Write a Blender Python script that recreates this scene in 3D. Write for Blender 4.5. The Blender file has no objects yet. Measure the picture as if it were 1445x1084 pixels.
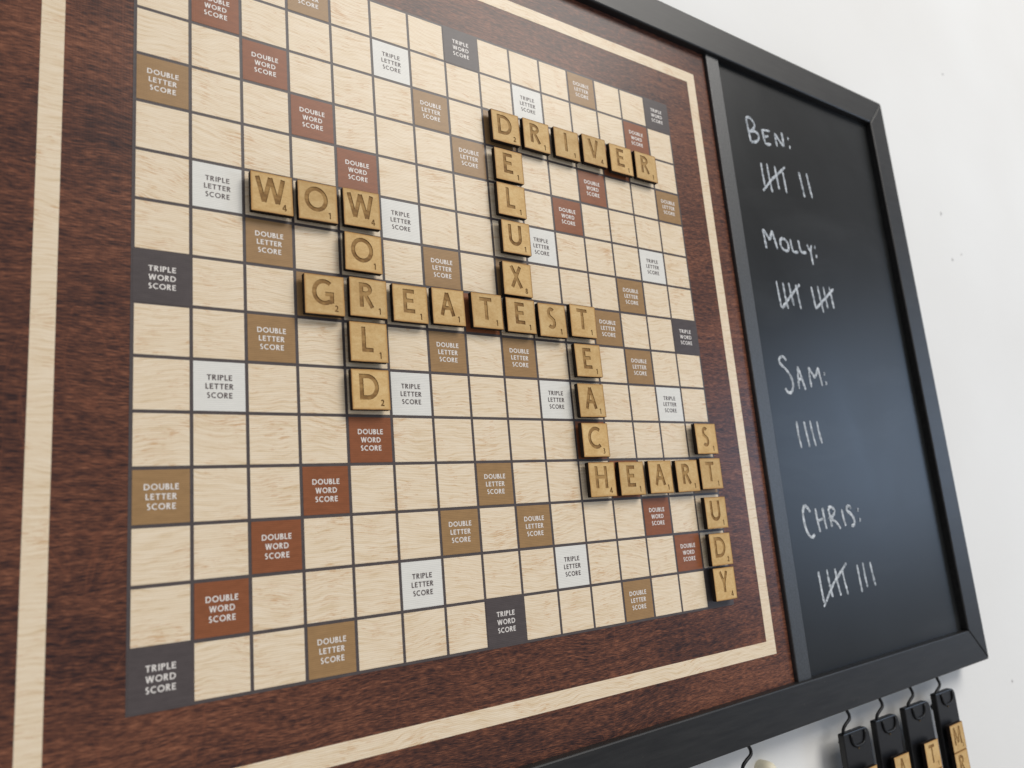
import bpy, bmesh, math, random
from mathutils import Vector, Matrix
from mathutils.geometry import delaunay_2d_cdt

# Units: one board square has a pitch of 23.5 mm. Board coordinates (x right, y up, z out of the wall),
# with (0,0) at the top left corner of the printed grid, are turned into world metres by P().
S = 0.0235
ZC = 1.5
def P(x, y, z=0.0):
    return Vector((x * S, -z * S, ZC + (y + 7.5) * S))
def D(x, y, z):
    return Vector((x, -z, y))

scene = bpy.context.scene
COL = scene.collection

# ------------------------------------------------------------------ camera
cam_data = bpy.data.cameras.new("camera")
cam = bpy.data.objects.new("camera", cam_data)
COL.objects.link(cam)
scene.camera = cam
cam_data.sensor_width = 36.0
cam_data.lens = 36.0 * 1085.98 / 1445.0
cam_data.clip_start = 0.01
cam_data.clip_end = 50.0
rx, ry, rz = D(0.8178, -0.08428, 0.5693), D(-0.04298, 0.97751, 0.20646), D(-0.5739, -0.1933, 0.79579)
rx.normalize(); rz = (rz - rx * rz.dot(rx)).normalized(); ry = rz.cross(rx)
m = Matrix((rx, ry, rz)).transposed().to_4x4()
m.translation = P(-2.2817, -12.6907, 14.5451)
cam.matrix_world = m
cam_data.dof.use_dof = True
cam_data.dof.focus_distance = 18.3 * S
cam_data.dof.aperture_fstop = 9.0

# ------------------------------------------------------------------ light
world = bpy.data.worlds.new("World")
scene.world = world
world.use_nodes = True
wbg = world.node_tree.nodes["Background"]
wbg.inputs[0].default_value = (0.90, 0.905, 0.93, 1)
wbg.inputs[1].default_value = 0.42

def area(name, loc, target, size, sizey, power, color, spread=180):
    l = bpy.data.lights.new(name, 'AREA')
    l.shape = 'RECTANGLE'; l.size = size; l.size_y = sizey
    l.energy = power; l.color = color; l.spread = math.radians(spread)
    o = bpy.data.objects.new(name, l)
    COL.objects.link(o)
    o.location = loc
    o.rotation_euler = (Vector(target) - Vector(loc)).to_track_quat('-Z', 'Z').to_euler()
    return o
ctr = P(12, -8, 0)
# ceiling light bounced round the room, above and to the right of the board
area("ceiling_light", ctr + Vector((2.1, -3.7, 3.3)), ctr, 2.7, 2.2, 205.0, (1.0, 0.96, 0.90))
# the window at the right, bluish daylight
area("window_light", ctr + Vector((2.8, -1.7, 0.1)), ctr + Vector((0.2, 0, -0.05)), 0.95, 1.0, 12.5, (0.52, 0.71, 1.0))

vs = scene.view_settings
vs.view_transform = 'Standard'; vs.look = 'None'; vs.exposure = 0.0; vs.gamma = 1.0; vs.use_curve_mapping = False
scene.cycles.max_bounces = 8
random.seed(7)

# ------------------------------------------------------------------ materials
def srgb(r, g, b):
    f = lambda v: (v / 255) / 12.92 if v / 255 <= 0.04045 else ((v / 255 + 0.055) / 1.055) ** 2.4
    return (f(r), f(g), f(b), 1)

class NT:
    def __init__(s, name):
        s.m = bpy.data.materials.new(name); s.m.use_nodes = True
        s.t = s.m.node_tree; s.b = s.t.nodes["Principled BSDF"]
    def n(s, typ, **kw):
        nd = s.t.nodes.new(typ)
        for k, v in kw.items():
            if k.startswith('i_'):
                key = k[2:]; key = int(key) if key.isdigit() else key
                nd.inputs[key].default_value = v
            else: setattr(nd, k, v)
        return nd
    def l(s, a, b): s.t.links.new(a, b)
    def pos(s):  return s.n('ShaderNodeNewGeometry').outputs['Position']
    def obj(s):  return s.n('ShaderNodeTexCoord').outputs['Object']
    def mapping(s, vec, scale, loc=(0, 0, 0), rot=(0, 0, 0)):
        mp = s.n('ShaderNodeMapping'); s.l(vec, mp.inputs['Vector'])
        mp.inputs['Scale'].default_value = scale; mp.inputs['Location'].default_value = loc; mp.inputs['Rotation'].default_value = rot
        return mp.outputs[0]
    def noise(s, vec, scale, detail=4, rough=.55, dist=0.0):
        nd = s.n('ShaderNodeTexNoise'); s.l(vec, nd.inputs['Vector'])
        nd.inputs['Scale'].default_value = scale; nd.inputs['Detail'].default_value = detail
        nd.inputs['Roughness'].default_value = rough; nd.inputs['Distortion'].default_value = dist
        return nd
    def ramp(s, fac, stops, interp='LINEAR'):
        r = s.n('ShaderNodeValToRGB'); r.color_ramp.interpolation = interp
        e = r.color_ramp.elements
        while len(e) < len(stops): e.new(0.5)
        for el, (p, c) in zip(e, stops): el.position = p; el.color = c if len(c) == 4 else (*c, 1)
        s.l(fac, r.inputs[0]); return r.outputs[0]
    def mix(s, fac, a, b, mode='MIX'):
        mx = s.n('ShaderNodeMix', data_type='RGBA', blend_type=mode)
        for sock, v in ((mx.inputs[0], fac), (mx.inputs[6], a), (mx.inputs[7], b)):
            if isinstance(v, bpy.types.NodeSocket): s.l(v, sock)
            else: sock.default_value = v
        return mx.outputs[2]
    def math(s, op, a, b=0.0, clamp=False):
        nd = s.n('ShaderNodeMath', operation=op, use_clamp=clamp)
        for sock, v in zip(nd.inputs, (a, b)):
            if isinstance(v, bpy.types.NodeSocket): s.l(v, sock)
            else: sock.default_value = v
        return nd.outputs[0]
    def warp(s, vec, scale, amount):
        nz = s.noise(vec, scale, 3, .5)
        sub = s.n('ShaderNodeVectorMath', operation='SUBTRACT'); s.l(nz.outputs['Color'], sub.inputs[0]); sub.inputs[1].default_value = (.5, .5, .5)
        sc = s.n('ShaderNodeVectorMath', operation='MULTIPLY'); s.l(sub.outputs[0], sc.inputs[0]); sc.inputs[1].default_value = (0, 0, amount)
        ad = s.n('ShaderNodeVectorMath', operation='ADD'); s.l(vec, ad.inputs[0]); s.l(sc.outputs[0], ad.inputs[1])
        return ad.outputs[0]
    def bump(s, h, strength, dist, prev=None):
        b = s.n('ShaderNodeBump'); b.inputs['Strength'].default_value = strength; b.inputs['Distance'].default_value = dist
        s.l(h, b.inputs['Height'])
        if prev is not None: s.l(prev, b.inputs['Normal'])
        s.l(b.outputs[0], s.b.inputs['Normal']); return b.outputs[0]
    def set(s, color=None, rough=None, spec=None):
        if color is not None:
            if isinstance(color, bpy.types.NodeSocket): s.l(color, s.b.inputs['Base Color'])
            else: s.b.inputs['Base Color'].default_value = color
        if rough is not None:
            if isinstance(rough, bpy.types.NodeSocket): s.l(rough, s.b.inputs['Roughness'])
            else: s.b.inputs['Roughness'].default_value = rough
        if spec is not None: s.b.inputs['Specular IOR Level'].default_value = spec

VR, VS = 0.30, 0.20      # gloss of the printed vinyl

def ribs(nt, strength=.22, tint=.10):
    # fine woven ribbing of the laminated print
    p = nt.pos()
    w = nt.n('ShaderNodeTexWave', wave_type='BANDS', bands_direction='Z'); nt.l(p, w.inputs['Vector'])
    w.inputs['Scale'].default_value = .3142 / (S * 0.037)
    w.inputs['Distortion'].default_value = 0.35; w.inputs['Detail'].default_value = 1
    w2 = nt.n('ShaderNodeTexWave', wave_type='BANDS', bands_direction='X'); nt.l(p, w2.inputs['Vector'])
    w2.inputs['Scale'].default_value = .3142 / (S * 0.05)
    w2.inputs['Distortion'].default_value = 0.35
    h = nt.math('ADD', w.outputs['Fac'], nt.math('MULTIPLY', w2.outputs['Fac'], .5))
    nt.bump(h, strength, 0.00005)
    src = nt.b.inputs['Base Color'].links[0].from_socket
    f = nt.math('ADD', 1 - tint, nt.math('MULTIPLY', w.outputs['Fac'], tint * 1.6))
    cc = nt.n('ShaderNodeCombineColor')
    for i in range(3): nt.l(f, cc.inputs[i])
    nt.l(nt.mix(1.0, src, cc.outputs[0], 'MULTIPLY'), nt.b.inputs['Base Color'])
    return h

def mat_mahogany():
    nt = NT("dark_wood_print")
    p = nt.pos()
    q = nt.warp(nt.warp(p, 8, .022), 40, .0022)
    fine = nt.noise(nt.mapping(q, (210, 210, 2000)), 1, 4, .62).outputs['Fac']
    med = nt.noise(nt.mapping(q, (42, 42, 420), (3, 1, 2)), 1, 4, .6).outputs['Fac']
    big = nt.noise(nt.mapping(q, (9, 9, 24), (7, 0, 1)), 1, 3, .5).outputs['Fac']
    ve = nt.noise(nt.mapping(p, (26, 26, 14), (1, 5, 9), (0, .5, 0)), 1, 2, .5, 1.2).outputs['Fac']
    v = nt.math('ADD', nt.math('MULTIPLY', fine, .68), nt.math('MULTIPLY', med, .32))
    v = nt.math('ADD', v, nt.math('MULTIPLY', nt.math('SUBTRACT', big, .5), .22))
    c = nt.ramp(v, [(.35, srgb(38, 31, 35)), (.45, srgb(72, 48, 43)), (.535, srgb(106, 67, 52)), (.64, srgb(147, 96, 72))])
    vein = nt.ramp(ve, [(.492, (0, 0, 0)), (.5, (.55, .55, .55)), (.508, (0, 0, 0))])
    vm = nt.math('MULTIPLY', vein, .34)
    c = nt.mix(vm, c, srgb(152, 92, 66))
    nt.set(c, VR, VS); ribs(nt, .25)
    return nt.m

def mat_maple(name="pale_wood_print", tone=(0, 0, 0)):
    nt = NT(name)
    p = nt.pos()
    q = nt.warp(nt.warp(p, 14, .026), 60, .0028)
    med = nt.noise(nt.mapping(q, (55, 55, 950)), 1, 5, .65).outputs['Fac']
    base = nt.ramp(med, [(.32, srgb(218, 193, 156)), (.45, srgb(233, 213, 183)), (.6, srgb(240, 223, 197))])
    st = nt.noise(nt.mapping(q, (150, 150, 1800), (4, 2, 8)), 1, 4, .62).outputs['Fac']
    patch = nt.noise(nt.mapping(p, (55, 55, 70), (2, 9, 1)), 1, 3, .5).outputs['Fac']
    lim = nt.math('ADD', .60, nt.math('MULTIPLY', nt.math('SUBTRACT', .5, patch), .55))
    d = nt.math('MULTIPLY', nt.math('SUBTRACT', st, lim), 9.0, True)
    d = nt.math('MINIMUM', d, .55)
    c = nt.mix(d, base, srgb(200, 150, 96))
    # long thin growth lines
    gl = nt.noise(nt.mapping(q, (9, 9, 230), (0, 4, 3)), 1, 2, .5).outputs['Fac']
    gf = nt.ramp(gl, [(.488, (0, 0, 0)), (.5, (1, 1, 1)), (.512, (0, 0, 0))])
    gm = nt.math('MULTIPLY', gf, nt.math('MULTIPLY', nt.math('SUBTRACT', patch, .38, True), 1.6, True))
    c = nt.mix(gm, c, srgb(202, 156, 108))
    nt.set(c, VR, VS); ribs(nt, .18)
    return nt.m

def mat_print(name, col, var=.06):
    nt = NT(name)
    p = nt.pos()
    nz = nt.noise(nt.mapping(p, (160, 160, 500)), 1, 4, .6).outputs['Fac']
    d = tuple(c * (1 - var * 2.2) for c in col[:3]) + (1,); e = tuple(min(1, c * (1 + var * 2)) for c in col[:3]) + (1,)
    nt.set(nt.ramp(nz, [(.3, d), (.7, e)]), VR, VS); ribs(nt, .2)
    return nt.m

def mat_tile_top():
    nt = NT("tile_face_wood")
    o = nt.obj(); rnd = nt.n('ShaderNodeObjectInfo').outputs['Random']
    off = nt.n('ShaderNodeCombineXYZ'); nt.l(nt.math('MULTIPLY', rnd, 7.0), off.inputs[0]); nt.l(nt.math('MULTIPLY', rnd, 3.0), off.inputs[2])
    ad = nt.n('ShaderNodeVectorMath', operation='ADD'); nt.l(o, ad.inputs[0]); nt.l(off.outputs[0], ad.inputs[1])
    q = ad.outputs[0]
    g = nt.noise(nt.mapping(q, (500, 500, 900)), 1, 5, .65).outputs['Fac']
    cl = nt.noise(nt.mapping(q, (110, 110, 160)), 1, 3, .55).outputs['Fac']
    sp = nt.noise(nt.mapping(q, (2600, 2600, 3600)), 1, 2, .6).outputs['Fac']
    v = nt.math('ADD', nt.math('MULTIPLY', g, .45), nt.math('MULTIPLY', cl, .55))
    c = nt.ramp(v, [(.3, srgb(192, 153, 94)), (.5, srgb(211, 175, 117)), (.7, srgb(224, 193, 138))])
    c = nt.mix(nt.math('MULTIPLY', nt.math('SUBTRACT', .42, sp, True), 3.2, True), c, srgb(150, 108, 58))
    tone = nt.math('ADD', .88, nt.math('MULTIPLY', rnd, .18))
    tc = nt.n('ShaderNodeCombineColor')
    for i in range(3): nt.l(tone, tc.inputs[i])
    c = nt.mix(1.0, c, tc.outputs[0], 'MULTIPLY')
    # laser burn creeping in from the cut edge
    sx = nt.n('ShaderNodeSeparateXYZ'); nt.l(o, sx.inputs[0])
    mx = nt.math('MAXIMUM', nt.math('ABSOLUTE', sx.outputs[0]), nt.math('ABSOLUTE', sx.outputs[2]))
    ed = nt.math('ADD', nt.math('DIVIDE', mx, .425 * S), nt.math('MULTIPLY', nt.math('SUBTRACT', cl, .5), .07))
    c = nt.mix(nt.ramp(ed, [(.87, (0, 0, 0)), (.95, (.42, .42, .42)), (1.0, (1, 1, 1))]), c, srgb(170, 118, 46))
    c = nt.mix(nt.ramp(ed, [(.972, (0, 0, 0)), (.995, (.9, .9, .9))]), c, srgb(84, 48, 18))
    nt.set(c, .6, .3)
    nt.bump(g, .35, .0001)
    return nt.m

def mat_burnt(name, a, b, sc=900, rough=.75):
    nt = NT(name)
    nz = nt.noise(nt.mapping(nt.obj(), (sc, sc, sc * .8)), 1, 4, .6).outputs['Fac']
    nt.set(nt.ramp(nz, [(.3, a), (.7, b)]), rough, .25)
    nt.bump(nz, .4, .00006)
    return nt.m

def mat_engrave():
    nt = NT("laser_engraved_wood")
    o = nt.obj()
    nz = nt.noise(nt.mapping(o, (260, 260, 700)), 1, 5, .6).outputs['Fac']
    cl = nt.noise(nt.mapping(o, (130, 130, 130), (5, 5, 5)), 1, 2, .5).outputs['Fac']
    v = nt.math('ADD', nt.math('MULTIPLY', nz, .4), nt.math('MULTIPLY', cl, .6))
    c = nt.ramp(v, [(.38, srgb(92, 62, 28)), (.5, srgb(130, 94, 48)), (.62, srgb(168, 132, 80))])
    rnd = nt.n('ShaderNodeObjectInfo').outputs['Random']
    c = nt.mix(nt.math('MULTIPLY', rnd, .38), c, srgb(186, 150, 98))
    nt.set(c, .7, .25)
    nt.bump(nz, .4, .00005)
    return nt.m

def mat_frame():
    nt = NT("black_painted_wood")
    p = nt.pos()
    g = nt.noise(nt.mapping(p, (40, 400, 400)), 1, 5, .6).outputs['Fac']
    cl = nt.noise(nt.mapping(p, (14, 14, 50)), 1, 3, .5).outputs['Fac']
    c = nt.ramp(g, [(.3, (.008, .008, .0085)), (.7, (.019, .0185, .018))])
    sp = nt.noise(p, 420, 2, .5).outputs['Fac']
    c = nt.mix(nt.math('MULTIPLY', nt.math('SUBTRACT', sp, .73, True), 4, True), c, (.10, .085, .065, 1))
    r = nt.math('ADD', .34, nt.math('MULTIPLY', nt.math('ADD', cl, g), .07))
    nt.set(c, r, .38)
    nt.bump(g, .22, .0002)
    return nt.m

def mat_chalkboard():
    nt = NT("chalkboard_paint")
    p = nt.pos()
    sm = nt.noise(nt.mapping(p, (9, 9, 6), (1, 2, 3), (0, .6, 0)), 1, 4, .55, .6).outputs['Fac']
    fine = nt.noise(p, 1500, 2, .5).outputs['Fac']
    c = nt.ramp(sm, [(.35, (.007, .0078, .008)), (.7, (.015, .0165, .0175))])
    c = nt.mix(nt.math('MULTIPLY', nt.math('SUBTRACT', fine, .66, True), 1.2, True), c, (.2, .22, .23, 1))
    smear = nt.noise(nt.mapping(nt.warp(p, 5, .08), (5, 5, 22), (3, 3, 1), (0, -.7, 0)), 1, 5, .6).outputs['Fac']
    c = nt.mix(nt.math('MULTIPLY', nt.math('SUBTRACT', smear, .52, True), .16, True), c, (.35, .37, .38, 1))
    nt.set(c, .36, .26)
    r = nt.math('ADD', .25, nt.math('MULTIPLY', sm, .14)); nt.l(r, nt.b.inputs['Roughness'])
    nt.bump(nt.noise(p, 700, 3, .6).outputs['Fac'], .25, .00006)
    return nt.m

def mat_divider():
    nt = NT("pebbled_black_strip")
    p = nt.pos()
    f = nt.noise(p, 650, 3, .6).outputs['Fac']
    nt.set(nt.ramp(f, [(.3, (.014, .015, .016)), (.7, (.035, .037, .038))]), .42, .75)
    nt.bump(f, .8, .00018)
    return nt.m

def mat_chalk():
    nt = NT("white_chalk")
    p = nt.pos()
    f = nt.noise(p, 1900, 2, .6).outputs['Fac']
    g = nt.noise(p, 260, 3, .6).outputs['Fac']
    v = nt.math('ADD', nt.math('MULTIPLY', f, .65), nt.math('MULTIPLY', g, .35))
    nt.set(nt.ramp(v, [(.40, srgb(84, 90, 96)), (.50, srgb(186, 193, 200)), (.60, srgb(230, 234, 238))]), .9, .1)
    return nt.m

def mat_wall():
    nt = NT("white_painted_wall")
    p = nt.pos()
    b = nt.noise(p, 3.0, 3, .5).outputs['Fac']
    f = nt.noise(p, 330, 4, .6).outputs['Fac']
    nt.set(nt.ramp(b, [(.35, srgb(232, 231, 228)), (.65, srgb(238, 238, 236))]), .6, .3)
    h = nt.math('ADD', nt.math('MULTIPLY', f, .4), nt.noise(p, 45, 3, .5).outputs['Fac'])
    nt.bump(h, .4, .0006)
    return nt.m

def mat_plain(name, col, rough=.5, spec=.5, var=.12, sc=300, metal=0.0):
    nt = NT(name)
    f = nt.noise(nt.pos(), sc, 3, .6).outputs['Fac']
    a = tuple(c * (1 - var) for c in col[:3]) + (1,); e = tuple(min(1, c * (1 + var)) for c in col[:3]) + (1,)
    nt.set(nt.ramp(f, [(.3, a), (.7, e)]), rough, spec); nt.b.inputs['Metallic'].default_value = metal
    nt.bump(f, .12, .0001)
    return nt.m

M_MAH = mat_mahogany(); M_MAP = mat_maple()
M_LINE = mat_print("grid_line_print", srgb(86, 79, 79))
M_DW = mat_print("rust_square_print", srgb(142, 87, 58), .05)
M_DL = mat_print("tan_square_print", srgb(160, 127, 88), .04)
M_TL = mat_print("white_square_print", srgb(230, 228, 221), .015)
M_TW = mat_print("charcoal_square_print", srgb(85, 78, 78), .05)
M_TXTW = mat_plain("white_ink", srgb(228, 222, 216), .4, .4, .03)
M_TXTD = mat_plain("dark_ink", srgb(82, 70, 70), .4, .4, .06)
M_TOP = mat_tile_top()
M_SIDE = mat_burnt("burnt_tile_edge", srgb(12, 8, 6), srgb(34, 20, 12))
M_WALLG = mat_burnt("engraving_wall", srgb(118, 82, 42), srgb(150, 110, 62))
M_ENG = mat_engrave()
M_FRAME = mat_frame(); M_CB = mat_chalkboard(); M_DIV = mat_divider(); M_CHALK = mat_chalk(); M_WALL = mat_wall()
M_RACK = mat_plain("black_lacquered_rack", (.006, .006, .007, 1), .34, .4, .2)
M_WIRE = mat_plain("black_wire", (.006, .006, .007, 1), .5, .3, .2)
M_MAGNET = mat_plain("dark_magnet", (.03, .028, .028, 1), .4, .5, .2, metal=.6)
M_CREAM = mat_plain("cream_plastic", srgb(226, 219, 196), .5, .4, .03)
M_BRASS = mat_plain("brass_pin", (.12, .08, .035, 1), .5, .5, .2, metal=.8)
M_MARK = mat_plain("scuff_on_wall", srgb(196, 196, 195), .8, .2, .08)

# ------------------------------------------------------------------ object helpers
def link(name, me, loc, parent=None, rot=0.0):
    o = bpy.data.objects.new(name, me)
    COL.objects.link(o)
    if parent is not None:
        o.parent = parent
        o.location = loc - PW[parent.name]
    else:
        o.location = loc
    if rot: o.rotation_euler = (0, rot, 0)
    PW[o.name] = loc.copy()
    return o
PW = {}
def mesh(name, verts, faces, mats, mi=None, smooth=False):
    me = bpy.data.meshes.new(name)
    me.from_pydata([tuple(v) for v in verts], [], faces)
    for mt in (mats if isinstance(mats, (list, tuple)) else [mats]): me.materials.append(mt)
    if mi: me.polygons.foreach_set('material_index', mi)
    if smooth: me.polygons.foreach_set('use_smooth', [True] * len(me.polygons))
    me.update()
    return me
def U(x, y, z):            # local vector in metres from board-unit offsets
    return Vector((x * S, -z * S, y * S))
def tag(o, label, cat, group=None, kind=None):
    if label: o['label'] = label
    if cat: o['category'] = cat
    if group: o['group'] = group
    if kind: o['kind'] = kind
    return o
def bevel_mesh(me, width, seg=2, angle=35):
    bm = bmesh.new(); bm.from_mesh(me)
    bmesh.ops.recalc_face_normals(bm, faces=bm.faces)
    ed = [e for e in bm.edges if len(e.link_faces) == 2 and e.calc_face_angle(0) > math.radians(angle)]
    bmesh.ops.bevel(bm, geom=ed, offset=width, segments=seg, profile=.5, affect='EDGES')
    bm.to_mesh(me); bm.free(); return me
def prism(poly, z0, z1):   # polygon (counter-clockwise from the front), extruded
    n = len(poly)
    v = [U(x, y, z1) for x, y in poly] + [U(x, y, z0) for x, y in poly]
    f = [tuple(range(n)), tuple(range(2 * n - 1, n - 1, -1))]
    f += [(i, n + i, n + (i + 1) % n, (i + 1) % n) for i in range(n)]
    return v, f
def box(x0, y0, z0, x1, y1, z1):
    return prism([(x0, y0), (x1, y0), (x1, y1), (x0, y1)], z0, z1)
def sheet_obj(name, x0, y0, x1, y1, z, mat, parent, t=0.0):
    cx, cy = (x0 + x1) / 2, (y0 + y1) / 2
    v, f = box(x0 - cx, y0 - cy, t, x1 - cx, y1 - cy, z)
    return link(name, mesh(name, v, f, mat), P(cx, cy, 0), parent)
def tube(points, r, seg=8, caps=True):
    pts = [Vector(p) for p in points]; verts = []; faces = []
    up = Vector((0.02, 1, .01)).normalized()
    for i, p in enumerate(pts):
        t = (pts[min(i + 1, len(pts) - 1)] - pts[max(i - 1, 0)]).normalized()
        a = up.cross(t).normalized(); b = t.cross(a)
        for k in range(seg):
            an = 2 * math.pi * k / seg
            verts.append(p + a * math.cos(an) * r + b * math.sin(an) * r)
    for i in range(len(pts) - 1):
        for k in range(seg):
            faces.append((i * seg + k, i * seg + (k + 1) % seg, (i + 1) * seg + (k + 1) % seg, (i + 1) * seg + k))
    if caps:
        faces.append(tuple(range(seg - 1, -1, -1))); faces.append(tuple((len(pts) - 1) * seg + k for k in range(seg)))
    return verts, faces

# ------------------------------------------------------------------ lettering (stroke glyphs, cap height 1)
def arc(cx, cy, rx, ry, a0, a1, n=14):
    return [(cx + rx * math.cos(math.radians(a0 + (a1 - a0) * i / n)), cy + ry * math.sin(math.radians(a0 + (a1 - a0) * i / n))) for i in range(n + 1)]
def glyph(ch, w):
    """Returns (advance width, list of centre-line strokes) for stroke width w."""
    h = w / 2; T = 1 - h
    if ch == 'D': return .80, [[(h, 0), (h, 1)], [(h, T), (.34, T)] + arc(.34, .5, .46 - h, T - .5, 88, -88, 18) + [(.34, h), (h, h)]]
    if ch == 'O': return .94, [arc(.47, .5, .47 - h, .515 - h, 0, 360, 28)]
    if ch == 'C': return .76, [arc(.47, .5, .47 - h, .515 - h, 52, 308, 22)]
    if ch == 'G': return .86, [arc(.47, .5, .47 - h, .515 - h, 50, 300, 22) + [(.86 - h, .13)], [(.86 - h, .08), (.86 - h, .52)], [(.52, .52 - h), (.86, .52 - h)]]
    if ch == 'U': return .72, [[(h, 1), (h, .36)] + arc(.36, .36, .36 - h, .37 - h, 180, 360, 14) + [(.72 - h, 1)]]
    if ch == 'B': return .58, [[(h, 0), (h, 1)], [(h, T), (.28, T)] + arc(.28, .765, .24 - h, .235 - h, 88, -88, 10) + [(h, .53)],
                               [(h, .53), (.30, .53)] + arc(.30, .28, .28 - h, .28 - h, 85, -88, 10) + [(h, h)]]
    if ch == 'L': return .47, [[(h, 0), (h, 1)], [(h, h), (.47, h)]]
    if ch == 'E': return .52, [[(h, 0), (h, 1)], [(h, h), (.52, h)], [(h, T), (.51, T)], [(h, .52), (.46, .52)]]
    if ch == 'F': return .50, [[(h, 0), (h, 1)], [(h, T), (.50, T)], [(h, .5), (.44, .5)]]
    if ch == 'T': return .62, [[(.31, 0), (.31, 1)], [(0, T), (.62, T)]]
    if ch == 'I': return w, [[(h, 0), (h, 1)]]
    if ch == 'H': return .72, [[(h, 0), (h, 1)], [(.72 - h, 0), (.72 - h, 1)], [(h, .52), (.72 - h, .52)]]
    if ch == 'P': return .54, [[(h, 0), (h, 1)], [(h, T), (.27, T)] + arc(.27, .73, .27 - h, .27 - h, 88, -88, 12) + [(h, .46 + h)]]
    if ch == 'R': return .64, [[(h, 0), (h, 1)], [(h, T), (.27, T)] + arc(.27, .74, .27 - h, .26 - h, 88, -88, 12) + [(h, .48 + h)], [(.24, .53), (.64 - w * .62, 0)]]
    if ch == 'A': return .74, [[(w * .55, 0), (.37, 1)], [(.74 - w * .55, 0), (.37, 1)], [(.18, .34), (.56, .34)]]
    if ch == 'V': return .72, [[(w * .55, 1), (.36, 0)], [(.72 - w * .55, 1), (.36, 0)]]
    if ch == 'Y': return .66, [[(.33, 0), (.33, .45)], [(w * .55, 1), (.33, .42)], [(.66 - w * .55, 1), (.33, .42)]]
    if ch == 'X': return .70, [[(w * .6, 1), (.70 - w * .6, 0)], [(.68 - w * .6, 1), (w * .6, 0)]]
    if ch == 'W': return 1.12, [[(w * .5, 1), (.31, 0)], [(.31, 0), (.56, 1)], [(.56, 1), (.81, 0)], [(.81, 0), (1.12 - w * .5, 1)]]
    if ch == 'M': return .92, [[(w * .6, 0), (.14, 1)], [(.14, 1), (.46, .12)], [(.46, .12), (.78, 1)], [(.78, 1), (.92 - w * .6, 0)]]
    if ch == 'S': return .50, [arc(.26, .755, .235 - h, .26 - h, 38, 210, 10) + [(.13, .60), (.27, .51), (.385, .41)] + arc(.235, .255, .255 - h, .27 - h, 20, -145, 10)]
    if ch == '1': return .34, [[(.24, 0), (.24, 1)], [(.24, .93), (.02, .80)]]
    if ch == '2': return .58, [arc(.28, .72, .26 - h, .28 - h, 165, -25, 12) + [(.36, .42), (.06, h)], [(0, h), (.58, h)]]
    if ch == '3': return .54, [arc(.24, .75, .24 - h, .25 - h, 140, -80, 10) + [(.18, .52)], arc(.24, .27, .28 - h, .27 - h, 95, -145, 12)]
    if ch == '4': return .64, [[(.44, 0), (.44, 1)], [(.44, .96), (.04, .32)], [(0, .28), (.64, .28)]]
    if ch == '8': return .56, [arc(.28, .755, .24 - h, .245 - h, 0, 360, 16), arc(.28, .27, .28 - h, .27 - h, 0, 360, 16)]
    raise KeyError(ch)
def ribbon(pts, w):
    """Quads of width w along a centre line, mitred at its bends."""
    closed = len(pts) > 3 and (Vector(pts[0]) - Vector(pts[-1])).length < 1e-6
    p = [Vector(a) for a in pts]
    if closed: p = p[:-1]
    dd = [p[0]]
    for a in p[1:]:
        if (a - dd[-1]).length > 1e-5: dd.append(a)
    if not isinstance(w, (list, tuple)): p = dd
    n = len(p); L = []; R = []
    ws = w if isinstance(w, (list, tuple)) else [w] * n
    for i in range(n):
        a = p[i - 1] if (closed or i > 0) else None
        b = p[(i + 1) % n] if (closed or i < n - 1) else None
        d1 = (p[i] - a).normalized() if a is not None else None
        d2 = (b - p[i]).normalized() if b is not None else None
        d1 = d1 or d2; d2 = d2 or d1
        t = (d1 + d2); t = t.normalized() if t.length > 1e-6 else d1
        nn = Vector((-t.y, t.x)); k = max(.5, nn.dot(Vector((-d1.y, d1.x))))
        o = nn * (ws[i] / 2 / k)
        L.append(p[i] + o); R.append(p[i] - o)
    q = []
    for i in range(n if closed else n - 1):
        j = (i + 1) % n
        q.append([R[i], R[j], L[j], L[i]])
    return q
def text_quads(s, cap, w, cx, y, track=.16, target=None, align='c'):
    adv = []; tot = 0
    for c in s: adv.append(glyph(c, w)[0])
    tot = sum(adv) + track * (len(s) - 1)
    kx = cap if target is None else target / tot
    x = cx - tot * kx / 2; out = []
    for c, a in zip(s, adv):
        for st in glyph(c, w)[1]:
            for q in ribbon(st, w):
                out.append([Vector((x + v.x * kx, y + v.y * cap)) for v in q])
        x += (a + track) * kx
    return out
def cdt(polys, outer=None):
    """Partition: returns verts, faces inside any polygon -> set of polygon ids."""
    K = 50.0; v = []; f = []
    for poly in ([outer] if outer else []) + polys:
        b = len(v); v += [Vector((p[0] * K, p[1] * K)) for p in poly]; f.append(list(range(b, len(v))))
    r = delaunay_2d_cdt(v, [], f, 1, 1e-5, True)
    keep = [i for i, ids in enumerate(r[5]) if len(ids)]
    return [p / K for p in r[0]], [r[2][i] for i in keep], [r[5][i] for i in keep]

def flat_lettering(name, lines, mat, z):
    quads = []
    for s, cap, w, y, target in lines: quads += text_quads(s, cap, w, 0, y, .14, target)
    v, f, ids = cdt(quads)
    return mesh(name, [U(p.x, p.y, z) for p in v], [tuple(a) for a in f], mat)

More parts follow.
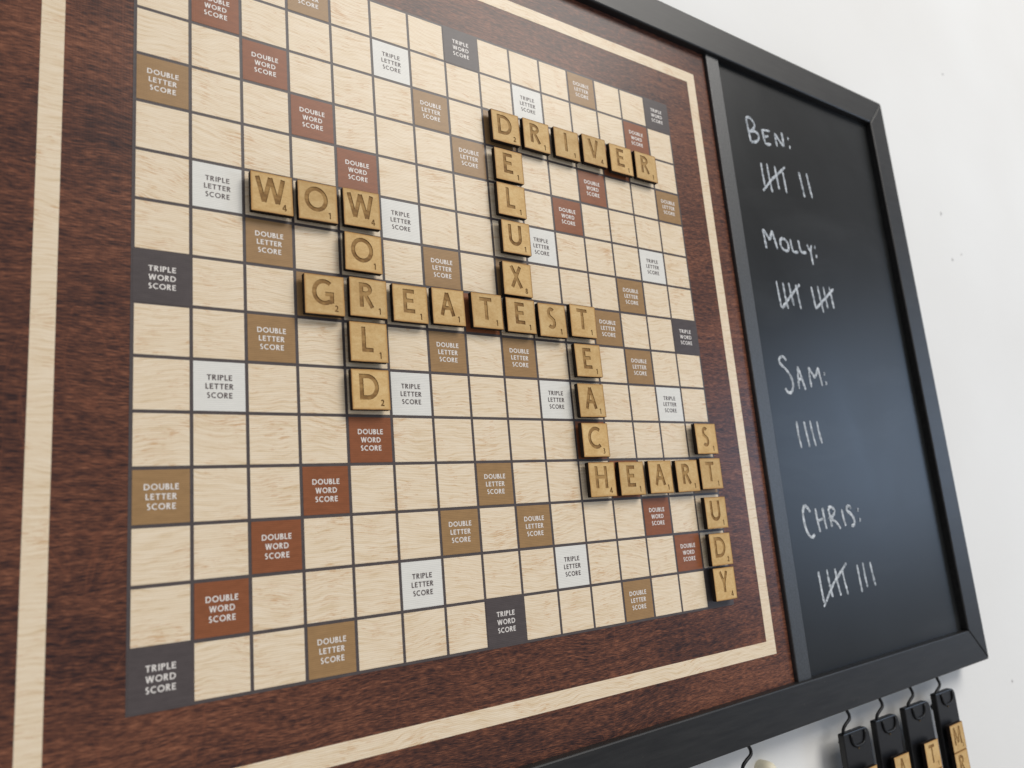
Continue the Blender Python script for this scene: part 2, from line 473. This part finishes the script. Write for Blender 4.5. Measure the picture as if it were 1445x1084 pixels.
# ------------------------------------------------------------------ wall
v, f = box(-170, -70, -12, 170, 110, -.72)
wall = link("wall", mesh("wall", v, f, M_WALL), P(0, 0, 0))
tag(wall, "white painted wall with faint scuffs behind the framed board", None, kind='structure')
for (mx, my, r) in [(37.0, 8.2, .06), (33.7, .1, .07), (33.9, -2.1, .06), (34.9, -1.7, .04), (31.6, -19.9, .04)]:
    pts = []
    for k in range(10):
        a = k * math.tau / 10; q = r * random.uniform(.65, 1.15)
        pts.append((q * math.cos(a), q * math.sin(a) * 1.2))
    v, f = prism(pts, 0, .02)
    link("scuff_mark", mesh("scuff_mark", v, f, M_MARK), P(mx, my, -.72), wall)

# ------------------------------------------------------------------ framed board
XI0, XI1, YI0, YI1 = -2.5, 26.93, -17.52, 2.50
XO0, XO1, YO0, YO1 = -3.6, 28.03, -18.60, 3.60
FZ = .25
board = bpy.data.objects.new("framed_board", None); COL.objects.link(board)
board.location = P(12.2, YO0, 0); PW[board.name] = board.location.copy()
tag(board, "black framed wall board with printed word game grid and chalkboard score panel", "game board")

def rail(a, b, c, d):      # outer start, outer end, inner end, inner start
    poly = [a, b, c, d]
    cx = sum(p[0] for p in poly) / 4; cy = sum(p[1] for p in poly) / 4
    v, f = prism([(x - cx, y - cy) for x, y in poly], -.62, FZ)
    me = bevel_mesh(mesh("frame_rail", v, f, M_FRAME), .045 * S, 2)
    me.polygons.foreach_set('use_smooth', [False] * len(me.polygons))
    return link("frame_rail", me, P(cx, cy, 0), board)
# the corners sit a touch out of square, as on the real frame
TRo, TRi, BRo, BRi = (28.03, 3.55), (26.93, 2.42), (28.08, -18.45), (27.0, -17.32)
TLo, TLi, BLo, BLi = (XO0, 3.66), (XI0, 2.52), (XO0, -18.66), (XI0, -17.56)
g = .004
rail(BLo, BRo, BRi, BLi); rail(TRo, TLo, TLi, TRi)
rail((BRo[0], BRo[1] + g), TRo, TRi, (BRi[0], BRi[1] + g)); rail(TLo, BLo, BLi, TLi)

panel = sheet_obj("board_panel", -3.0, -17.9, 17.16, 2.9, 0.0, M_MAH, board, t=-.16)
# pale printed border line
def strip(x0, y0, x1, y1): return sheet_obj("border_stripe", x0, y0, x1, y1, .004, M_MAP, panel, t=.0005)
so, si = 9.04, 8.67
strip(7.5 - so, -7.5 + si, 7.5 + so, -7.5 + so); strip(7.5 - so, -7.5 - so, 7.5 + so, -7.5 - si)
strip(7.5 - so, -7.5 - si, 7.5 - si, -7.5 + si); strip(7.5 + si, -7.5 - si, 7.5 + so, -7.5 + si)
sheet_obj("grid_backing", -.028, -15.028, 15.028, .028, .004, M_LINE, panel, t=.0005)

# printed squares
TWs = [(0, 0), (0, 7), (0, 14), (7, 0), (7, 14), (14, 0), (14, 7), (14, 14)]
DWs = [(i, i) for i in (1, 2, 3, 4, 10, 11, 12, 13)] + [(i, 14 - i) for i in (1, 2, 3, 4, 10, 11, 12, 13)] + [(7, 7)]
TLs = [(r, c) for r in (1, 5, 9, 13) for c in (1, 5, 9, 13) if (r, c) not in [(1, 1), (1, 13), (13, 1), (13, 13)]]
DLs = [(0, 3), (0, 11), (2, 6), (2, 8), (3, 0), (3, 7), (3, 14), (6, 2), (6, 6), (6, 8), (6, 12), (7, 3), (7, 11),
       (8, 2), (8, 6), (8, 8), (8, 12), (11, 0), (11, 7), (11, 14), (12, 6), (12, 8), (14, 3), (14, 11)]
kinds = {}
for L, k in ((TWs, 'TW'), (DWs, 'DW'), (TLs, 'TL'), (DLs, 'DL')):
    for rc in L: kinds[rc] = k
MATS = {'TW': M_TW, 'DW': M_DW, 'TL': M_TL, 'DL': M_DL, None: M_MAP}
half = .5 - .032
sq = {}
for k, mt in MATS.items():
    hh = .5 if k == 'TW' else half
    v, f = box(-hh, -hh, .003, hh, hh, .0085)
    sq[k] = mesh("square", v, f, mt)
cap, sw = .107, .18
lt = {}
for k, words, mt in (('TW', (('TRIPLE', .475), ('WORD', .47), ('SCORE', .47)), M_TXTW), ('DW', (('DOUBLE', .56), ('WORD', .44), ('SCORE', .46)), M_TXTW),
                     ('TL', (('TRIPLE', .46), ('LETTER', .51), ('SCORE', .46)), M_TXTD), ('DL', (('DOUBLE', .57), ('LETTER', .51), ('SCORE', .47)), M_TXTW)):
    lt[k] = flat_lettering("lettering", [(s, cap, sw, yy, tg) for (s, tg), yy in zip(words, (.115, -.055, -.225))], mt, .0105)
SQL = {'TW': "charcoal triple word score square", 'DW': "rust brown double word score square",
       'TL': "white triple letter score square", 'DL': "tan double letter score square"}
for r in range(15):
    for c in range(15):
        k = kinds.get((r, c))
        o = link("square", sq[k], P(c + .5, -r - .5, 0), panel)
        if k:
            o['label'] = SQL[k]
            link("lettering", lt[k], P(c + .5, -r - .5, 0), panel)

# divider strip and chalkboard
v, f = box(-.315, -10.01, -.1, .315, 10.01, .12)
link("divider_strip", bevel_mesh(mesh("divider_strip", v, f, M_DIV), .03 * S, 2), P(17.495, -7.51, 0), board)
cb = sheet_obj("chalkboard", 17.2, -17.9, 27.4, 2.9, 0.0, M_CB, board, t=-.16)

CH = {'BEN':[[(19.019,0.64),(19.049,0.27),(19.094,-0.224)],[(19.019,0.64),(19.149,0.716),(19.287,0.677),(19.412,0.571),(19.435,0.456),(19.327,0.307),(19.168,0.191),(19.385,0.235),(19.56,0.176),(19.579,0.042),(19.467,-0.099),(19.288,-0.191),(19.094,-0.224)],[(19.84,0.431),(19.851,0.197),(19.903,-0.121)],[(19.851,0.413),(20.033,0.434),(20.271,0.467)],[(19.918,0.161),(20.141,0.241)],[(19.909,-0.095),(20.035,-0.099),(20.224,-0.053)],[(20.543,0.458),(20.553,0.195),(20.569,-0.058)],[(20.55,0.442),(20.713,0.252),(20.966,0.041)],[(20.964,0.588),(20.981,0.336),(20.994,0.047)],[(21.288,0.437),(21.319,0.43)],[(21.317,0.103),(21.348,0.096)]],'t1':[[(19.466,-0.919),(19.469,-1.332),(19.491,-1.765)],[(19.8,-0.878),(19.803,-1.396),(19.862,-1.925)],[(20.221,-0.877),(20.257,-1.299),(20.287,-1.745)],[(20.653,-0.989),(20.676,-1.383),(20.697,-1.799)],[(19.355,-1.967),(19.945,-1.434),(20.835,-0.786)],[(21.646,-0.791),(21.697,-1.241),(21.756,-1.747)],[(22.108,-0.744),(22.153,-1.182),(22.224,-1.684)]],'MOLLY':[[(18.99,-3.421),(19.006,-3.726),(19.03,-4.092)],[(18.99,-3.421),(19.138,-3.575),(19.289,-3.719),(19.475,-3.388)],[(19.475,-3.388),(19.552,-3.686),(19.631,-4.033)],[(20.03,-3.57),(19.87,-3.668),(19.844,-3.853),(19.953,-3.984),(20.122,-4.014),(20.237,-3.957),(20.282,-3.802),(20.213,-3.647),(20.03,-3.57)],[(20.441,-3.554),(20.458,-3.791),(20.522,-3.987),(20.787,-3.964)],[(20.904,-3.51),(20.925,-3.752),(20.985,-3.928),(21.265,-3.909)],[(21.385,-3.597),(21.452,-3.705),(21.553,-3.832)],[(21.65,-3.572),(21.553,-3.832),(21.556,-4.062),(21.562,-4.322)],[(21.829,-3.613),(21.849,-3.62)],[(21.835,-3.954),(21.853,-3.965)]],'t2':[[(19.274,-5.197),(19.3,-5.631),(19.331,-6.099)],[(19.626,-5.204),(19.637,-5.655),(19.697,-6.108)],[(19.946,-5.177),(19.987,-5.551),(20.049,-5.96)],[(20.341,-5.193),(20.372,-5.572),(20.423,-6.043)],[(19.362,-6.133),(19.876,-5.692),(20.555,-5.16)],[(21.224,-5.161),(21.255,-5.537),(21.3,-5.959)],[(21.613,-5.087),(21.651,-5.559),(21.72,-6.031)],[(21.951,-5.083),(21.978,-5.455),(22.021,-5.851)],[(22.319,-5.028),(22.359,-5.379),(22.398,-5.829)],[(21.32,-5.924),(21.903,-5.531),(22.566,-5.084)]],'SAM':[[(19.131,-7.904),(19.032,-7.796),(18.896,-7.795),(18.766,-7.882),(18.787,-8.019),(18.996,-8.161),(19.187,-8.34),(19.297,-8.559),(19.292,-8.731),(19.192,-8.907),(19.067,-8.97),(18.94,-8.934),(18.858,-8.825)],[(19.702,-8.069),(19.629,-8.439),(19.591,-8.822)],[(19.702,-8.069),(19.817,-8.43),(19.938,-8.836)],[(19.645,-8.508),(19.835,-8.471)],[(20.287,-8.06),(20.273,-8.373),(20.281,-8.732)],[(20.287,-8.06),(20.437,-8.258),(20.583,-8.368),(20.82,-8.041)],[(20.82,-8.041),(20.855,-8.344),(20.916,-8.662)],[(21.125,-8.233),(21.145,-8.246)],[(21.136,-8.56),(21.156,-8.573)]],'t3':[[(19.171,-9.891),(19.166,-10.294),(19.225,-10.744)],[(19.564,-9.892),(19.61,-10.291),(19.666,-10.712)],[(19.894,-9.856),(19.929,-10.255),(20.011,-10.69)],[(20.263,-9.868),(20.294,-10.219),(20.364,-10.596)]],'CHRIS':[[(19.143,-12.74),(19.003,-12.572),(18.884,-12.546),(18.774,-12.704),(18.755,-12.973),(18.816,-13.279),(18.939,-13.462),(19.073,-13.498),(19.191,-13.422)],[(19.432,-12.641),(19.446,-12.979),(19.502,-13.375)],[(19.804,-12.646),(19.823,-12.966),(19.861,-13.303)],[(19.481,-13.022),(19.742,-12.978)],[(20.113,-12.661),(20.141,-12.949),(20.161,-13.263)],[(20.113,-12.661),(20.301,-12.642),(20.429,-12.754),(20.324,-12.906),(20.119,-12.982),(20.35,-13.072),(20.499,-13.197),(20.614,-13.333)],[(20.837,-12.739),(20.86,-13.024),(20.926,-13.269)],[(21.368,-12.747),(21.299,-12.654),(21.152,-12.676),(21.119,-12.789),(21.333,-12.925),(21.457,-13.112),(21.391,-13.269),(21.228,-13.277)],[(21.743,-12.792),(21.764,-12.807)],[(21.765,-13.126),(21.786,-13.141)]],'t4':[[(19.074,-14.533),(19.096,-14.997),(19.129,-15.46)],[(19.523,-14.509),(19.547,-14.945),(19.615,-15.351)],[(19.947,-14.521),(19.978,-14.956),(20.056,-15.35)],[(20.323,-14.583),(20.373,-14.996),(20.449,-15.36)],[(19.085,-15.578),(19.748,-14.966),(20.605,-14.42)],[(21.184,-14.517),(21.201,-14.943),(21.235,-15.368)],[(21.522,-14.484),(21.533,-14.906),(21.573,-15.252)],[(21.936,-14.496),(21.977,-14.843),(22.043,-15.255)]]}
def chalk(name, strokes, width, label=None):
    xs = [p[0] for s in strokes for p in s]; ys = [p[1] for s in strokes for p in s]
    cx, cy = sum(xs) / len(xs), sum(ys) / len(ys)
    V = []; F = []
    for si_, s in enumerate(strokes):
        # resample smoothly
        pts = [Vector((a - cx, b - cy)) for a, b in s]
        if len(pts) > 3:
            out = []
            for i in range(len(pts) - 1):
                p0 = pts[max(i - 1, 0)]; p1 = pts[i]; p2 = pts[i + 1]; p3 = pts[min(i + 2, len(pts) - 1)]
                for k in range(4):
                    t = k / 4
                    out.append(.5 * ((2 * p1) + (p2 - p0) * t + (2 * p0 - 5 * p1 + 4 * p2 - p3) * t * t + (-p0 + 3 * p1 - 3 * p2 + p3) * t ** 3))
            out.append(pts[-1])
        else:
            out = []
            for i in range(len(pts) - 1):
                n = max(2, int((pts[i + 1] - pts[i]).length / .05))
                out += [pts[i].lerp(pts[i + 1], k / n) for k in range(n)]
            out.append(pts[-1])
        if (out[0] - out[-1]).length < 1e-4: out[-1] = out[-1] + Vector((.01, .0))
        n = len(out)
        ws = [width * random.uniform(.7, 1.2) * (.72 if i in (0, n - 1) else 1) for i in range(n)]
        if len(s) == 2 and (out[-1] - out[0]).length < .12: out = [out[0].lerp(out[-1], .5) + Vector((-.035, .01)), out[0].lerp(out[-1], .5) + Vector((.035, -.01))]; n = 2; ws = [width * 1.15] * 2
        # low rounded ridge of chalk
        for q in ribbon([tuple(o) for o in out], ws):
            b = len(V); z0, z1 = .002 + si_ * .0006, .010 + si_ * .0006
            mid = [(q[0] + q[3]) / 2, (q[1] + q[2]) / 2]
            V += [U(q[0].x, q[0].y, z0), U(q[1].x, q[1].y, z0), U(q[2].x, q[2].y, z0), U(q[3].x, q[3].y, z0), U(mid[0].x, mid[0].y, z1), U(mid[1].x, mid[1].y, z1)]
            F += [(b, b + 1, b + 5, b + 4), (b + 4, b + 5, b + 2, b + 3)]
    o = link(name, mesh(name, V, F, M_CHALK), P(cx, cy, 0), cb)
    if label: o['label'] = label
for key in ('BEN', 'MOLLY', 'SAM', 'CHRIS'):
    chalk("chalk_name", CH[key], .104, "chalk name %s followed by a colon" % key.title())
for key, who in (('t1', 'Ben'), ('t2', 'Molly'), ('t3', 'Sam'), ('t4', 'Chris')):
    for s in CH[key]: chalk("tally_mark", [s], .098)

# ------------------------------------------------------------------ letter tiles
TS = .425; TZ0, TZ1, ED = .11, .235, .014
def rounded(hs, r, n=3):
    pts = []
    for cx, cy, a0 in ((hs - r, hs - r, 0), (-hs + r, hs - r, 90), (-hs + r, -hs + r, 180), (hs - r, -hs + r, 270)):
        for i in range(n + 1):
            a = math.radians(a0 + 90 * i / n); pts.append((cx + r * math.cos(a), cy + r * math.sin(a)))
    return pts
TM = {}
PTS = {'D': 2, 'R': 1, 'I': 1, 'V': 4, 'E': 1, 'G': 2, 'W': 4, 'O': 1, 'L': 1, 'X': 8, 'S': 1, 'T': 1, 'U': 1, 'C': 3, 'H': 4, 'Y': 4, 'A': 1, 'M': 3}
def tile_meshes(ch):
    if ch in TM: return TM[ch]
    w = .168; a = glyph(ch, w)[0]; cap = .54
    kx = cap * (1.0 if ch != 'W' else 1.02)
    ql = text_quads(ch, cap, w, -.035 if ch not in 'W' else -.03, -.215, target=a * kx)
    dg = str(PTS[ch]); wd = .19; ad = glyph(dg, wd)[0]; cd = .14
    qd = text_quads(dg, cd, wd, .245, -.345, target=ad * cd)
    outer = rounded(TS, .018)
    v, f, ids = cdt(ql + qd, outer)
    nl = len(ql)
    groups = {'top': [], 'letter': [], 'points': []}
    for face, idl in zip(f, ids):
        ids_ = [i for i in idl if i > 0]
        g_ = 'top' if not ids_ else ('letter' if min(ids_) <= nl else 'points')
        groups[g_].append(tuple(face))
    def sub(fs, z):
        used = sorted({i for a_ in fs for i in a_}); mp = {u: k for k, u in enumerate(used)}
        return [U(v[i].x, v[i].y, z) for i in used], [tuple(mp[i] for i in a_) for a_ in fs]
    # body: face plate, groove walls, outer sides, back
    B = []; F = []; MI = []
    nv = len(v)
    B += [U(p.x, p.y, TZ1) for p in v] + [U(p.x, p.y, TZ1 - ED) for p in v] + [U(p.x, p.y, TZ0) for p in v]
    for a_ in groups['top']: F.append(a_); MI.append(0)
    edges = {}
    for a_ in groups['top']:
        for i in range(len(a_)): edges[(a_[i], a_[(i + 1) % len(a_)])] = 1
    R2 = (TS - 1e-4)
    for (i, j) in edges:
        if (j, i) in edges: continue
        mid = (v[i] + v[j]) / 2
        onrim = max(abs(mid.x), abs(mid.y)) > TS - .02 and not (max(abs(v[i].x), abs(v[i].y)) < TS - .03)
        if onrim: F.append((j, i, nv * 2 + i, nv * 2 + j)); MI.append(1)
        else: F.append((j, i, nv + i, nv + j)); MI.append(2)
    b = len(B); B += [U(x, y, TZ0) for x, y in outer]; F.append(tuple(range(b + len(outer) - 1, b - 1, -1))); MI.append(1)
    # drop unused vertices
    used = sorted({i for a_ in F for i in a_}); mp = {u: k for k, u in enumerate(used)}
    body = mesh("tile_body", [B[i] for i in used], [tuple(mp[i] for i in a_) for a_ in F], [M_TOP, M_SIDE, M_WALLG], MI)
    lv, lf = sub(groups['letter'], TZ1 - ED); pv, pf = sub(groups['points'], TZ1 - ED)
    TM[ch] = (body, mesh("engraved_letter", lv, lf, M_ENG), mesh("point_value", pv, pf, M_ENG))
    return TM[ch]
n = 16
MAG = mesh("magnet", [U(.2 * math.cos(math.tau * k / n), .2 * math.sin(math.tau * k / n), z) for z in (0.002, .1095) for k in range(n)],
           [tuple(range(n, 2 * n)), tuple(range(n - 1, -1, -1))] + [(k, (k + 1) % n, n + (k + 1) % n, n + k) for k in range(n)], M_MAGNET)
def make_tile(ch, x, y, z, label, group, rot=0.0, magnet=True):
    o = bpy.data.objects.new("letter_tile", None); COL.objects.link(o)
    loc = P(x, y, z); o.location = loc; o.rotation_euler = (0, rot, 0); PW[o.name] = loc.copy()
    tag(o, label, "letter tile", group)
    body, let, pts = tile_meshes(ch)
    for nm, me in (("tile_body", body), ("engraved_letter", let), ("point_value", pts)) + ((("magnet", MAG),) if magnet else ()):
        c = bpy.data.objects.new(nm, me); COL.objects.link(c); c.parent = o
    return o
OFF = {(3, 8): (0.03, -0.08), (4, 8): (0.01, -0.02), (5, 8): (0.05, 0), (6, 8): (-0.03, -0.09), (7, 8): (-0.02, -0.01), (7, 9): (-0.06, -0.04), (7, 7): (0.01, 0.01), (7, 6): (-0.04, 0), (7, 5): (-0.01, -0.03), (7, 4): (0, -0.01), (7, 3): (0.03, -0.05), (8, 4): (-0.04, 0.02), (10, 10): (-0.06, -0.03), (9, 10): (-0.05, -0.03), (2, 9): (0.01, -0.02), (2, 10): (0.03, -0.01), (2, 11): (0.02, 0.03), (2, 12): (0.02, -0.01), (5, 3): (-0.04, -0.03), (6, 4): (-0.06, -0.01), (11, 11): (0.03, -0.01), (11, 12): (0.06, 0), (11, 13): (0.08, 0), (12, 14): (0.03, -0.03), (10, 14): (0.03, 0.01), (2, 8): (0.03, -0.03), (2, 13): (0, -0.01), (5, 4): (-0.05, 0), (5, 2): (0, -0.03), (7, 10): (-0.05, 0.03), (8, 10): (-0.02, 0), (9, 4): (-0.05, 0.01), (11, 10): (0.03, -0.01), (11, 14): (0.04, 0.04), (13, 14): (0.02, -0.01), (14, 14): (0, 0.08)}
TILES = [
 (2, 8, 'D', "tile D where DRIVER and DELUXE both start"),
 (2, 9, 'R', "tile R right after the D, second letter of DRIVER"),
 (2, 10, 'I', "tile I, third letter of DRIVER and the only I"),
 (2, 11, 'V', "tile V, fourth letter of DRIVER and the only V"),
 (2, 12, 'E', "tile E, fifth letter of DRIVER, between V and R"),
 (2, 13, 'R', "tile R that ends DRIVER at the right"),
 (3, 8, 'E', "tile E just under the D, second letter of DELUXE"),
 (4, 8, 'L', "tile L, third letter of DELUXE"),
 (5, 8, 'U', "tile U, fourth letter of DELUXE"),
 (6, 8, 'X', "tile X worth eight points in DELUXE"),
 (7, 3, 'G', "tile G that starts GREATEST at the left"),
 (7, 4, 'R', "tile R where GREATEST crosses WORLD"),
 (7, 5, 'E', "tile E, third letter of GREATEST, left of the A"),
 (7, 6, 'A', "tile A, fourth letter of GREATEST"),
 (7, 7, 'T', "tile T on the centre square, fifth letter of GREATEST"),
 (7, 8, 'E', "tile E under the X where DELUXE meets GREATEST"),
 (7, 9, 'S', "tile S, seventh letter of GREATEST"),
 (7, 10, 'T', "tile T that ends GREATEST and starts TEACH"),
 (5, 2, 'W', "tile W that starts WOW, the leftmost tile on the board"),
 (5, 3, 'O', "tile O in the middle of WOW"),
 (5, 4, 'W', "tile W that ends WOW and starts WORLD"),
 (6, 4, 'O', "tile O, second letter of WORLD, under the W"),
 (8, 4, 'L', "tile L, fourth letter of WORLD, above the D"),
 (9, 4, 'D', "tile D that ends WORLD at the bottom"),
 (8, 10, 'E', "tile E, second letter of TEACH"),
 (9, 10, 'A', "tile A, third letter of TEACH, above the C"),
 (10, 10, 'C', "tile C worth three points in TEACH"),
 (11, 10, 'H', "tile H where TEACH ends and HEART starts"),
 (11, 11, 'E', "tile E, second letter of HEART, beside the H"),
 (11, 12, 'A', "tile A in the middle of HEART"),
 (11, 13, 'R', "tile R, fourth letter of HEART"),
 (11, 14, 'T', "tile T that ends HEART, crossing STUDY"),
 (10, 14, 'S', "tile S that starts STUDY"),
 (12, 14, 'U', "tile U, third letter of STUDY"),
 (13, 14, 'D', "tile D, fourth letter of STUDY, above the Y"),
 (14, 14, 'Y', "tile Y that ends STUDY at the bottom right corner of the grid"),
]
for r, c, ch, lab in TILES:
    dx, dy = OFF[(r, c)]
    make_tile(ch, c + .5 + dx, -r - .5 + dy, .0085, "wooden " + lab, "letter tiles spelling words on the grid", random.uniform(-.012, .012))

# ------------------------------------------------------------------ hooks and hanging racks
def hook(x, x2, label, yl=-19.26):
    # wire S hook under the bottom rail: down from the frame, bending left to the rack
    pts = []
    y0 = -18.35
    ctrl = [(x - .02, y0, -.10), (x, -18.62, -.10), (x + .05, -18.76, -.08), (x + .0, -18.87, -.06), (x - .19, -18.95, -.05), (x - .34, -19.05, -.06), (x - .38, -19.17, -.08), (x - .34, -19.32, -.14)]
    V = [Vector(c) for c in ctrl]
    for i in range(len(V) - 1):
        p0, p1, p2, p3 = V[max(i - 1, 0)], V[i], V[i + 1], V[min(i + 2, len(V) - 1)]
        for k in range(5):
            t = k / 5
            pts.append(.5 * ((2 * p1) + (p2 - p0) * t + (2 * p0 - 5 * p1 + 4 * p2 - p3) * t * t + (-p0 + 3 * p1 - 3 * p2 + p3) * t ** 3))
    pts.append(V[-1])
    if x2 is not None:
        # passes behind the bar, then curls forward through its hole and up in front
        cx = x2
        pts += [Vector((x - .3, -19.5, -.3)), Vector((x - .1, -19.66, -.34)), Vector((cx - .05, -19.66, -.28)), Vector((cx, -19.64, -.1))]
    base = Vector((x, y0, -.1))
    v, f = tube([U(*(p - base)) for p in pts], .046 * S, 8)
    root = bpy.data.objects.new("wire_hook", None); COL.objects.link(root)
    root.location = P(*base); PW[root.name] = root.location.copy()
    tag(root, label, "hook", "wire hooks along the bottom rail")
    link("wire_bend", mesh("wire_bend", v, f, M_WIRE, smooth=True), P(*base), root)
    if x2 is not None:
        lp = []
        for i in range(19):
            a = math.radians(180 + 180 * i / 18)
            ca, sa = math.cos(a), math.sin(a)
            lp.append(Vector((cx + .05 + .36 * math.copysign(abs(ca) ** .6, ca), yl + .36 * math.copysign(abs(sa) ** .8, sa), .015)))
        pass
        v, f = tube([U(*(p - base)) for p in lp], .042 * S, 8)
        link("wire_loop", mesh("wire_loop", v, f, M_WIRE, smooth=True), P(*base), root)
        v, f = box(-.035, -.09, -.0, .035, .03, .015)
        link("brass_pin", bevel_mesh(mesh("brass_pin", v, f, M_BRASS), .012 * S, 1), P(cx + .0, yl - .36, .005), root)
hook(14.95, None, "black wire hook with no rack in view, left of all the racks")

def rack(x0, x1, ytop, letters, ytile, xt, lab, order):
    w = x1 - x0; h = 9.0; cx = (x0 + x1) / 2; cy = ytop - h / 2
    pts = [(-w / 2, -h / 2), (w / 2, -h / 2)]
    r = .22
    for i in range(6):
        a = math.radians(90 * i / 5); pts.append((w / 2 - r + r * math.cos(a), h / 2 - r + r * math.sin(a)))
    r = .05
    for i in range(4):
        a = math.radians(90 + 90 * i / 3); pts.append((-w / 2 + r + r * math.cos(a), h / 2 - r + r * math.sin(a)))
    root = bpy.data.objects.new("tile_rack", None); COL.objects.link(root)
    root.location = P(cx, ytop - h, 0); PW[root.name] = root.location.copy()
    tag(root, lab, "tile rack", "black tile racks hanging under the frame")
    v, f = prism(pts, -.2, 0)
    link("rack_bar", bevel_mesh(mesh("rack_bar", v, f, M_RACK), .03 * S, 2), P(cx, cy, 0), root)
    # raised edge along the lower end that stops the tiles
    v, f = box(-w / 2, -.12, 0.0, w / 2, .12, .3)
    link("rack_ledge", bevel_mesh(mesh("rack_ledge", v, f, M_RACK), .03 * S, 2), P(cx, ytop - h + .12, .001), root)
    for i, ch in enumerate(letters):
        make_tile(ch, xt, ytile - .425 - i * .862, 0.0, "wooden tile %s %s" % (ch, order[i]), "spare tiles on the hanging racks", random.uniform(-.012, .012))
RK = [(19.04, 20.37, -19.2, "A", -20.21, 19.70, 19.62, 19.70, "black hanging rack nearest the grid, leftmost of four under the frame", ["barely showing on the leftmost hanging rack"]),
      (20.78, 22.06, -19.17, "A", -20.24, 21.48, 21.41, 21.44, "second black hanging rack from the left, with one A tile showing", ["on the second hanging rack from the left"]),
      (22.50, 24.02, -19.13, "TE", -20.22, 23.27, 23.25, 23.24, "third black hanging rack from the left, with a T tile at its front", ["on the third hanging rack from the left", "below the T on the third hanging rack, mostly cut off"]),
      (24.48, 25.76, -19.05, "MR", -20.03, 24.98, 24.98, 25.13, "rightmost black hanging rack, with an M tile above an R tile", ["on the rightmost hanging rack, above the R", "under the M on the rightmost hanging rack"])]
HL = ["black wire hook holding the leftmost hanging rack", "black wire hook holding the second hanging rack", "black wire hook holding the third hanging rack", "black wire hook holding the rightmost hanging rack"]
for (x0, x1, yt, let, yti, xt, _, hx, lab, order), xh, hl in zip(RK, (19.55, 21.36, 23.2, 24.95), HL):
    rack(x0, x1, yt, let, yti, xt, lab, order)
    hook(xh, hx, hl, yt - .07)

# cream knob on the wall below the frame
pr = [(0.0, .50), (.10, .485), (.19, .43), (.25, .34), (.27, .2), (.27, 0)]
V = []; F = []; n = 20
for r_, z in pr:
    for k in range(n): V.append(U(r_ * math.cos(math.tau * k / n) + 0, r_ * math.sin(math.tau * k / n), z) if r_ > 0 else U(.001 * math.cos(math.tau * k / n), .001 * math.sin(math.tau * k / n), z))
for i in range(len(pr) - 1):
    for k in range(n): F.append((i * n + k, (i + 1) * n + k, (i + 1) * n + (k + 1) % n, i * n + (k + 1) % n))
F.append(tuple(range(n)))
kn = link("wall_knob", mesh("wall_knob", V, F, M_CREAM, smooth=True), P(16.05, -19.60, -.72))
tag(kn, "small cream knob on the wall, just peeking in at the bottom edge between the hooks", "knob")
